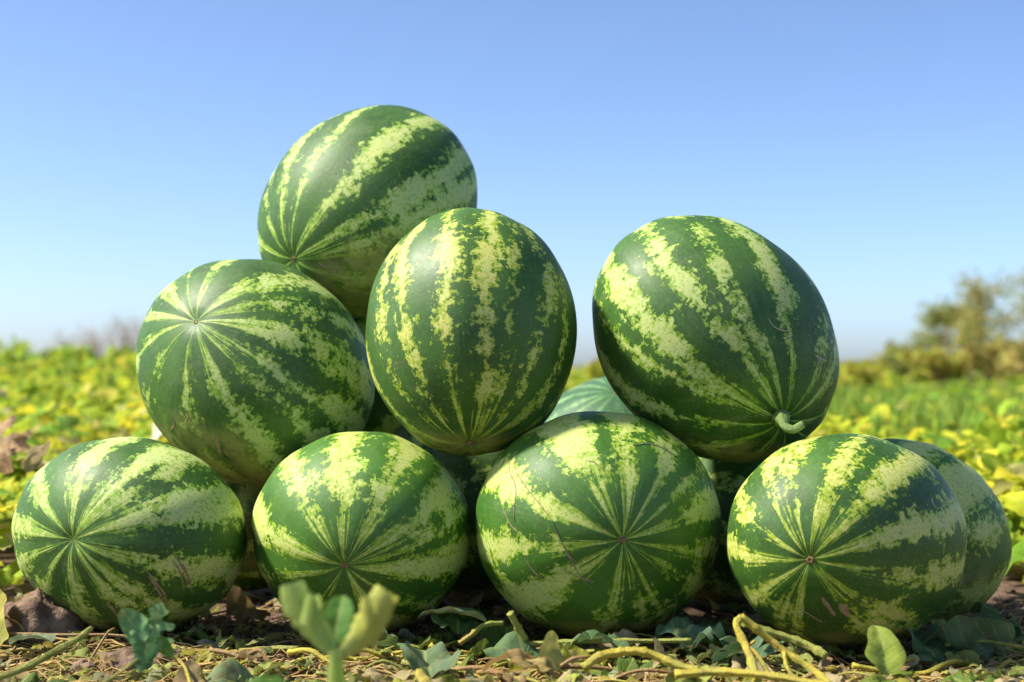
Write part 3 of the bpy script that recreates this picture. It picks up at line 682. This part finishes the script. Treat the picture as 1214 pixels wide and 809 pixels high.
strew(22, -.36, .16, 1.42, 1.75, ['dry', 'broad'], DRY, .03, .05, 'dry_leaf', 'lying in the shade between the bottom melons', 'between the melons')
strew(16, .50, .72, 1.5, 2.3, ['dry', 'broad', 'lobed'], GREEN+DRY+YEL, .05, .08, 'vine_leaf', 'on open ground beside the half hidden melon', 'beside the half hidden melon')
strew(16, -.66, -.50, 1.35, 2.1, ['dry', 'broad', 'lobed'], GREEN+YEL, .05, .08, 'vine_leaf', 'on the ground outside the pale-striped end melon', 'beside the end melon')

# straw, dry runners and soil crumbs too many to count
def merge_stuff(name, parts, mat, label, cat, col=None, leaf=None):
    V = []; T = []; off = 0; C = []; L = []
    for i, (v, t) in enumerate(parts):
        V.append(v); T.append(t+off); off += len(v)
    me = np_mesh(name, np.concatenate(V), np.concatenate(T))
    o = link(name, me, MAT[mat]); tag(o, label, cat, kind='stuff'); return o
def blob_data(seed, sub):
    rng = np.random.default_rng(seed); n = 5 if sub else 3; m = 7 if sub else 5
    V = [(0, 0, -1)]; T = []
    for i in range(1, n):
        for j in range(m):
            t = math.pi*i/n; p = 2*math.pi*j/m+.3*i; V.append((math.sin(t)*math.cos(p), math.sin(t)*math.sin(p), -math.cos(t)))
    V.append((0, 0, 1)); V = np.array(V)
    V *= (1+rng.uniform(-.32, .32, len(V)))[:, None]*np.array([1, rng.uniform(.7, 1.1), rng.uniform(.5, .8)])
    for j in range(m): T.append((0, 1+(j+1) % m, 1+j)); T.append((len(V)-1, 1+(n-2)*m+j, 1+(n-2)*m+(j+1) % m))
    for i in range(n-2):
        for j in range(m):
            a, b = 1+i*m+j, 1+i*m+(j+1) % m; T += [(a, b, b+m), (a, b+m, a+m)]
    return V, np.array(T)
blobs = [blob_data(i, 0) for i in range(6)]
parts = []
for i in range(5200):
    y = 1.12+abs(rnd.gauss(0, .32)); x = rnd.uniform(-.62, .62)*y/1.3
    if rnd.random() < .45: x = rnd.uniform(-.58, -.10)*y/1.3
    r = .0016*math.exp(rnd.uniform(0, 1.7))
    v, t = blobs[i % 6]; a = rnd.uniform(0, 6.28); c, s = math.cos(a), math.sin(a)
    parts.append((v@np.array([[c, s, 0], [-s, c, 0], [0, 0, 1]])*r+np.array([x, y, gz(x, y)+r*.3]), t))
merge_stuff('soil_crumbs', parts, 'clod', 'loose brown crumbs of soil scattered in front of the heap', 'soil')
parts = []
for i in range(2300):
    y = 1.10+abs(rnd.gauss(0, .27)); x = rnd.uniform(-.6, .62)*y/1.3
    L = rnd.uniform(.012, .11); a = rnd.uniform(0, 6.28) if rnd.random() < .5 else rnd.gauss(0, .5); d = Vector((math.cos(a), math.sin(a), 0)); q = Vector((-d.y, d.x, 0)); k = rnd.uniform(-.25, .25)
    P = []
    for j in range(5):
        u = j/4-.5; p = Vector((x, y, 0))+d*L*u+q*L*k*(u*u*4-1)*.5; p.z = gz(p.x, p.y)+.004+.012*(1-4*u*u)*rnd.random(); P.append(p)
    if in_melon(P[2], 1.01) or in_melon(P[0], 1.0) or in_melon(P[4], 1.0): continue
    V, Q = tube(P, rnd.uniform(.0004, .0014), 4)
    T = [];
    for f in Q:
        f = list(dict.fromkeys(f)); T.append(f[:3])
        if len(f) == 4: T.append([f[0], f[2], f[3]])
    parts.append((np.array([tuple(v) for v in V]), np.array(T)))
merge_stuff('straw', parts, 'straw', 'dry straw and thin brown runners scattered over the ground', 'straw')

FRAG = [(.34,.22,.10), (.46,.34,.16), (.20,.12,.06), (.28,.30,.08), (.50,.44,.10), (.16,.20,.07), (.40,.40,.24)]
frag_spots = []
while len(frag_spots) < 4600:
    y = 1.10+abs(rnd.gauss(0, .26)); x = rnd.uniform(-.58, .62)*y/1.3
    if x < -.12 and rnd.random() < .3: continue
    z = gz(x, y)+rnd.uniform(.002, .014)
    if in_melon((x, y, z), 1.01): continue
    c = rnd.choice(FRAG); f = rnd.uniform(.7, 1.2)
    frag_spots.append((x, y, z, .006*math.exp(rnd.uniform(0, 1.35)), rnd.uniform(-.9, .9), rnd.uniform(-.9, .9), rnd.uniform(0, 6.28), (c[0]*f, c[1]*f, c[2]*f)))

# soil clods that can be told apart
def clod(px, py, Y, r, sq, label, seed):
    V = []; n, m = 22, 30; Q = []
    for i in range(n+1):
        for j in range(m):
            t = math.pi*i/n; p = 2*math.pi*j/m; d = Vector((math.sin(t)*math.cos(p), math.sin(t)*math.sin(p), math.cos(t)))
            k = 1+.35*mnoise.noise(d*1.6+Vector((seed, 0, 0)))+.22*mnoise.noise(d*4+Vector((0, seed, 0)))+.12*mnoise.noise(d*11+Vector((0, 0, seed)))
            V.append((d.x*r*k, d.y*r*k*.9, d.z*r*k*sq))
    for i in range(n):
        for j in range(m): Q.append((i*m+j, i*m+(j+1) % m, (i+1)*m+(j+1) % m, (i+1)*m+j))
    o = link('soil_clod', np_mesh('soil_clod', np.array(V), np.array(Q)), MAT['clod'])
    p = at(px, py, Y); o.location = (p.x, p.y, gz(p.x, p.y)+r*sq*.35)
    tag(o, label, 'soil clod', 'clods of soil')
for i, a in enumerate([(48,740,1.50,.044,.85,'big brown soil clod propping the outer side of the pale-striped end melon'),
 (150,775,1.36,.030,.55,'low cracked soil clod on bare ground beside the small sprig'),
 (100,782,1.33,.014,.9,'small upright soil clod beside the dry brown runner'),
 (200,765,1.40,.018,.6,'flat soil clod under the shaded side of the pale-striped end melon'),
 (275,790,1.32,.014,.7,'small rounded soil clod near the pale grey green leaf'),
 (1180,690,1.75,.030,.5,'low soil clod behind the half hidden melon by the hose')]): clod(*a, seed=i*7.3+1)

# black irrigation hose beyond the heap
hp = [at(1170,655,2.18), at(1214,655,2.16), at(1300,652,2.15), at(1420,655,2.13)]
hr = empty('irrigation_hose', tuple(hp[0])); tag(hr, 'black plastic irrigation hose on the ground behind the half hidden melon', 'hose')
P = spline(hp, 6)
for p in P: p.z = gz(p.x, p.y)+.010
link('hose_tube', tube_mesh('hose_tube', [p-hr.location for p in P], .009, 12), MAT['hose'], hr)
V, Q = tube([P[8]-hr.location, P[10]-hr.location], .0125, 12); me = bpy.data.meshes.new('hose_coupling'); me.from_pydata([tuple(v) for v in V], [], [tuple(dict.fromkeys(q)) for q in Q]); link('hose_coupling', me, MAT['hose'], hr)

# ------------------------------------------------------------------ the field of vines behind
FIELD_COL = [((.80,.70,.04), 3), ((.62,.66,.035), 4), ((.38,.54,.03), 5), ((.16,.34,.022), 4), ((.74,.64,.30), 1.3), ((.54,.37,.19), .5)]
fc = [c for c, w in FIELD_COL]; fw = [w for c, w in FIELD_COL]
GRN_COL = [((.20,.42,.03), 6), ((.34,.54,.035), 4), ((.58,.64,.04), 3), ((.11,.25,.03), 3), ((.74,.66,.08), 2)]
gc = [c for c, w in GRN_COL]; gw = [w for c, w in GRN_COL]
def canopy(x, y):
    """height of the vine tops above the soil"""
    h = .11+.085*mnoise.noise(Vector((x*1.9, y*1.9, 4)))+.05*mnoise.noise(Vector((x*5, y*5, 1)))
    if x/y < -.1: h += .20*max(0, min(1, (y-3.0)/4.5))
    else: h += .03*max(0, min(1, (y-3.0)/3))
    return max(.03, h)
simple = [leaf_data(h, s, .3, 0, f, c, cr, .2)[:2]+(leaf_data(h, s, .3, 0, f, c, cr, .2)[2],) for h, s, f, c, cr in
          ((HALF_LOBED,51,.3,.6,.1),(HALF_BROAD,52,.3,.9,.12),(HALF_BROAD,53,.1,.3,.12),(HALF_OVAL,54,.4,.5,.1),(HALF_LOBED,55,-.2,.8,.12))]
def scatter_leaves(name, spots, label, cat, mat='field_leaf', parent=None, kind='stuff', origin=None):
    V = []; T = []; C = []; L = []; off = 0
    for (x, y, z, s, rx, ry, rz, col) in spots:
        v, t, l = simple[rnd.randrange(len(simple))]
        R3 = np.array(euler_m(rx, ry, rz))
        V.append(v@R3.T*s+np.array([x, y, z])); T.append(t+off); off += len(v); L.append(l); C.append(np.tile(col, (len(v), 1)))
    V = np.concatenate(V)
    if origin is not None: V = V-np.array(origin)
    me = np_mesh(name, V, np.concatenate(T)); attr_v(me, 'leaf', np.concatenate(L)); attr_c(me, 'col', np.concatenate(C))
    o = link(name, me, MAT[mat], parent); tag(o, label, cat, kind=kind); return o
def pick(cs, ws):
    c = rnd.choices(cs, ws)[0]; f = rnd.uniform(.75, 1.2); return (c[0]*f, c[1]*f, c[2]*f)
spots = []
n = 0
while n < 27000:
    y = 1.75*math.exp(rnd.random()**.85*math.log(30/1.75)); x = rnd.uniform(-.75, .75)*y
    if y < 2.5 and abs(x+.02) < .62: continue
    if y < 2.15 and rnd.random() < .5: continue
    if y < 2.9 and x > .55 and rnd.random() < .35: continue
    if x/y > .13 and y > 3.7 and rnd.random() < .75: continue           # the grass strip
    # soil shows in patches
    bare = mnoise.noise(Vector((x*1.1+3, y*1.1, 8)))
    if y < 5 and bare > .38 and rnd.random() < .8: continue
    s = rnd.uniform(.032, .070)*(1+max(0, y-5)*.06)
    h = canopy(x, y); z = gz(x, y)+h*rnd.random()**.45
    g = max(0, min(1, (y-(2.6 if x < 0 else 3.2))/3.0))+.5*mnoise.noise(Vector((x*1.3, y*.8, 20)))
    col = pick(gc, gw) if rnd.random() < g else pick(fc, fw)
    spots.append((x, y, z, s, rnd.uniform(-.2, 1.25), rnd.uniform(-.8, .5), rnd.uniform(0, 6.28), col)); n += 1
scatter_leaves('vine_field', spots, 'yellowing watermelon vines covering the field behind the heap', 'vines')

scatter_leaves('leaf_litter', frag_spots, 'broken leaf bits and chaff strewn over the soil before the heap', 'litter')

# nearest clumps of the field, leaf by leaf
def clump(x, y, nl, spread, hmax, label, cs, ws, seed, smul=1.0):
    rr = random.Random(seed); root = empty('watermelon_plant', (x, y, gz(x, y))); tag(root, label, 'plant', 'watermelon plants just behind the heap')
    for k in range(3):
        a = rr.uniform(0, 6.28); P = [Vector((0, 0, .005))]
        for j in range(1, 6): P.append(Vector((math.cos(a)*spread*j/5*1.1, math.sin(a)*spread*j/5*1.1, hmax*.5*math.sin(j/5*3.0)+.01))); a += rr.uniform(-.4, .4)
        link('stem', tube_mesh('stem', spline(P, 3), .003, 6), MAT['stem_green'], root)
    for k in range(nl):
        a = rr.uniform(0, 6.28); r = spread*math.sqrt(rr.random()); z = hmax*(.25+.75*rr.random())*(1-.5*r/spread)
        c = rr.choices(cs, ws)[0]; f = rr.uniform(.8, 1.2); me = LEAF['field'][rr.randrange(4)]
        o = link('leaf', me, parent=root); o.color = (c[0]*f, c[1]*f, c[2]*f, 1)
        o.matrix_basis = Matrix.Translation((math.cos(a)*r, math.sin(a)*r, z)) @ euler_m(rr.uniform(-.2, 1.1), rr.uniform(-.5, .5), a-1.57+rr.uniform(-.8, .8)).to_4x4() @ Matrix.Scale(rr.uniform(.038, .072)*smul, 4)
mixc = fc; mixw = fw
for i, (px, py, Y, nl, sp, hm, lab) in enumerate([
 (30,640,2.05,22,.17,.14,'yellow green vine plant growing right behind the pale-striped end melon'),
 (-10,560,2.55,20,.22,.17,'yellowing vine plant under the large crumpled brown leaf'),
 (90,560,2.5,22,.20,.17,'bright yellow vine plant showing over the pale-striped end melon'),
 (160,540,2.75,18,.20,.17,'yellow and green vine plant beside the melon with upturned blossom end'),
 (20,500,3.2,18,.25,.2,'leafy green vine plant in the field behind the crumpled brown leaf'),
 (120,490,3.4,18,.25,.2,'lime green vine plant in the field behind the bright yellow one'),
 (1200,560,2.55,22,.20,.17,'bright yellow vine plant showing over the half hidden melon'),
 (1150,520,2.9,20,.22,.17,'yellow vine plant behind the half hidden melon'),
 (1040,505,3.0,18,.24,.16,'yellow green vine plant showing between the stemmed and yellow-streaked melons'),
 (1230,610,2.2,20,.16,.13,'yellow leaved vine plant growing beside the black hose'),
 (1180,490,3.4,18,.25,.19,'pale yellow vine plant in the field before the grassy strip'),
 (1100,490,3.5,18,.25,.18,'green and yellow vine plant in the field before the round leafed tree'),
]):
    g = at(px, py, Y); clump(g.x, Y, nl, sp, hm, lab, mixc, mixw, 100+i)

# tall grass strip on one side
V = []; T = []; C = []
for i in range(9000):
    y = rnd.uniform(4.2, 10); x = rnd.uniform(.14, .60)*y; b = np.array([x, y, gz(x, y)])
    h = rnd.uniform(.09, .19)*(1+.25*mnoise.noise(Vector((x, y, 0)))); a = rnd.uniform(0, 6.28); w = rnd.uniform(.003, .006)*(1+y*.12)
    d = np.array([math.cos(a), math.sin(a), 0]); q = np.array([-d[1], d[0], 0]); k = len(V)*1
    lean = rnd.uniform(.1, .5)*h
    V += [b-q*w, b+q*w, b+d*lean*.3+q*w*.8+[0, 0, h*.6], b+d*lean*.3-q*w*.8+[0, 0, h*.6], b+d*lean+[0, 0, h]]
    T += [(k, k+1, k+2), (k, k+2, k+3), (k+3, k+2, k+4)]
    c = rnd.choice([(.18,.36,.04), (.26,.44,.05), (.13,.28,.04), (.42,.46,.08)]); C += [c]*5
me = np_mesh('grass', np.array(V), np.array(T)); attr_c(me, 'col', np.array(C)); attr_v(me, 'leaf', np.full((len(V), 3), .5))
tag(link('grass', me, MAT['field_leaf']), 'green grass and weeds in a strip along the field', 'grass', kind='stuff')

# ------------------------------------------------------------------ shrubs and trees at the edge of the field
def branch(P, rr, p, d, L, r, depth, tips, up=.25, nmin=2, nmax=4):
    pts = [p]; n = 5; q = p.copy(); dd = d.copy()
    for j in range(n):
        dd = (dd+Vector((rr.uniform(-1, 1), rr.uniform(-1, 1), rr.uniform(-.6, 1)))*.16+Vector((0, 0, up*.1))).normalized()
        q = q+dd*L/n; pts.append(q.copy())
    P.append((pts, [r*(1-.55*j/n) for j in range(n+1)]))
    if depth == 0: tips.append((q, L)); return
    for k in range(rr.randint(nmin, nmax)):
        i = rr.randint(2, n); a = rr.uniform(0, 6.28)
        nd = (dd+Vector((math.cos(a), math.sin(a), rr.uniform(-.1, .6)))*rr.uniform(.5, .95)).normalized()
        branch(P, rr, pts[i], nd, L*rr.uniform(.55, .8), r*.5, depth-1, tips, up, nmin, nmax)
def tubes_mesh(name, P, n=6):
    V = []; T = []; off = 0
    for pts, rad in P:
        v, q = tube(pts, rad, n)
        for f in q:
            f = list(dict.fromkeys(f)); T.append([a+off for a in f[:3]])
            if len(f) == 4: T.append([f[0]+off, f[2]+off, f[3]+off])
        V += [tuple(a) for a in v]; off += len(v)
    return np_mesh(name, np.array(V), np.array(T))
def tree(name, label, group, loc, height, spread, cols, seed, nleaf=3500, leaf=.07, depth=3, trunk=.05, bare=0, clump_r=.28, cat='tree', stems=1, mat='bark'):
    rr = random.Random(seed); root = empty(name, loc); tag(root, label, cat, group)
    P = []; tips = []
    for k in range(stems):
        a = rr.uniform(0, 6.28); d = Vector((math.cos(a)*.3*spread, math.sin(a)*.3*spread, 1)).normalized() if stems > 1 else Vector((rr.uniform(-.1, .1), 0, 1)).normalized()
        branch(P, rr, Vector((math.cos(a)*.05*stems*.3, math.sin(a)*.05*stems*.3, -.05)), d, height*.42, trunk, depth, tips)
    zmax = max(q.z for q, _ in tips); k = height/zmax*.95
    xs = max(abs(q.x) for q, _ in tips); kx = spread/max(xs, .05)
    S = Vector((kx, kx, k))
    P = [([Vector((a.x*S.x, a.y*S.y, a.z*S.z)) for a in pts], rad) for pts, rad in P]
    link('trunk', tubes_mesh('trunk', P), MAT[mat], root)
    if nleaf:
        sp = []
        T2 = [Vector((q.x*S.x, q.y*S.y, q.z*S.z)) for q, _ in tips]; T2 = [q for q in T2 if rr.random() > bare]
        for i in range(nleaf):
            q = rr.choice(T2); r = clump_r*height*.5
            o = Vector((rr.gauss(0, r), rr.gauss(0, r), rr.gauss(0, r*.8)))*.55
            c = rr.choice(cols); f = rr.uniform(.7, 1.25)
            sp.append((q.x+o.x, q.y+o.y, max(.05, q.z+o.z), leaf*rr.uniform(.6, 1.3), rr.uniform(-1, 1.5), rr.uniform(-1, 1), rr.uniform(0, 6.28), (c[0]*f, c[1]*f, c[2]*f)))
        scatter_leaves('crown', sp, None, None, parent=root, kind=None)
    return root
OLIVE = [(.28,.35,.10), (.38,.40,.13), (.20,.27,.09), (.46,.38,.15)]
RUST = [(.42,.38,.10), (.54,.36,.14), (.32,.35,.10), (.60,.47,.13)]
HEDGE = [(.44,.50,.05), (.56,.52,.055), (.34,.42,.05), (.58,.42,.10)]
def far(px, Y): return ((px-HX)/F*Y, Y, gz((px-HX)/F*Y, Y))
tree('tree', 'round olive green tree standing beyond the grass strip', 'trees beyond the field', far(1100, 20), 1.10, .60, OLIVE, 5, 3300, .040, clump_r=.31, trunk=.03)
tree('tree', 'taller sparse tree with reddish branches beside the round olive tree', 'trees beyond the field', far(1196, 19), 1.50, .62, OLIVE[:2]+RUST[:2], 8, 2600, .040, bare=.35, clump_r=.29, trunk=.035)
tree('tree', 'rust tinged tree with thin crown next to the sparse one', 'trees beyond the field', far(1275, 19), 1.5, .65, RUST, 9, 2200, .042, bare=.2, clump_r=.26, trunk=.035)
for i, (px, Y, h, sp, lab, cols) in enumerate([
 (1010, 14, .31, .42, 'low yellow green bush at the field edge behind the stemmed melon', HEDGE),
 (1058, 13, .31, .40, 'low olive bush in front of the round olive tree', HEDGE),
 (1130, 14, .42, .40, 'rusty yellow bush below the two trees', HEDGE[:2]+RUST[:2]),
 (1190, 14, .50, .40, 'rusty orange bush below the sparse tree', RUST),
 (1250, 14, .55, .42, 'broad rusty bush below the thin crowned tree', RUST),
 (1300, 14, .5, .42, 'rusty bush at the outer end of the bushes', RUST),
 (700, 14, .36, .42, 'low olive bush showing in the gap between upright and stemmed melons', HEDGE),
 (965, 14, .31, .42, 'low yellow bush at the field edge touching the outline of the stemmed melon', HEDGE),
 (1160, 17, .70, .45, 'loose olive bush at the foot of the sparse tree', OLIVE+RUST),
 (1085, 17, .55, .45, 'loose rusty bush at the foot of the round olive tree', OLIVE),
 (10, 11, .48, .30, 'leafy green weed bush at the outer edge of the field', [c for c in gc[:3]]),
 (60, 12, .42, .35, 'low green weed bush next to the leafy one', gc[:3]),
 (108, 11, .42, .28, 'bright green weed bush in front of the dry shrubs', gc[:3]),
 (160, 12, .43, .30, 'green weed bush beside the melon with upturned blossom end', gc[:3])]):
    tree('bush', lab, 'bushes along the field edge', far(px, Y), h, sp, cols, 40+i, 1500 if Y > 12 else 700, .05 if Y > 12 else .045, depth=2, trunk=.018, stems=4, clump_r=.32, cat='bush')
MAT['dry_twig'] = plain_material('dry_twig', (.48, .41, .35), (.58, .49, .41), 10, .9, .1)
for i, (px, Y, h, sp, lab) in enumerate([
 (55, 17, .70, .35, 'low thin dry grey shrub behind the green weed bushes'),
 (95, 17, .92, .35, 'dry grey twiggy shrub behind the bright green weed bush'),
 (128, 17, 1.10, .40, 'tallest dry grey twiggy shrub at the field edge'),
 (165, 17, 1.10, .35, 'dry grey twiggy shrub rising next to the melon with upturned blossom end'),
 (20, 18, .55, .35, 'short dry shrub at the outer field edge')]):
    tree('dry_shrub', lab, 'dry shrubs along the field edge', far(px, Y), h, sp, [], 70+i, 0, depth=3, trunk=.014, stems=10, cat='shrub', mat='dry_twig')
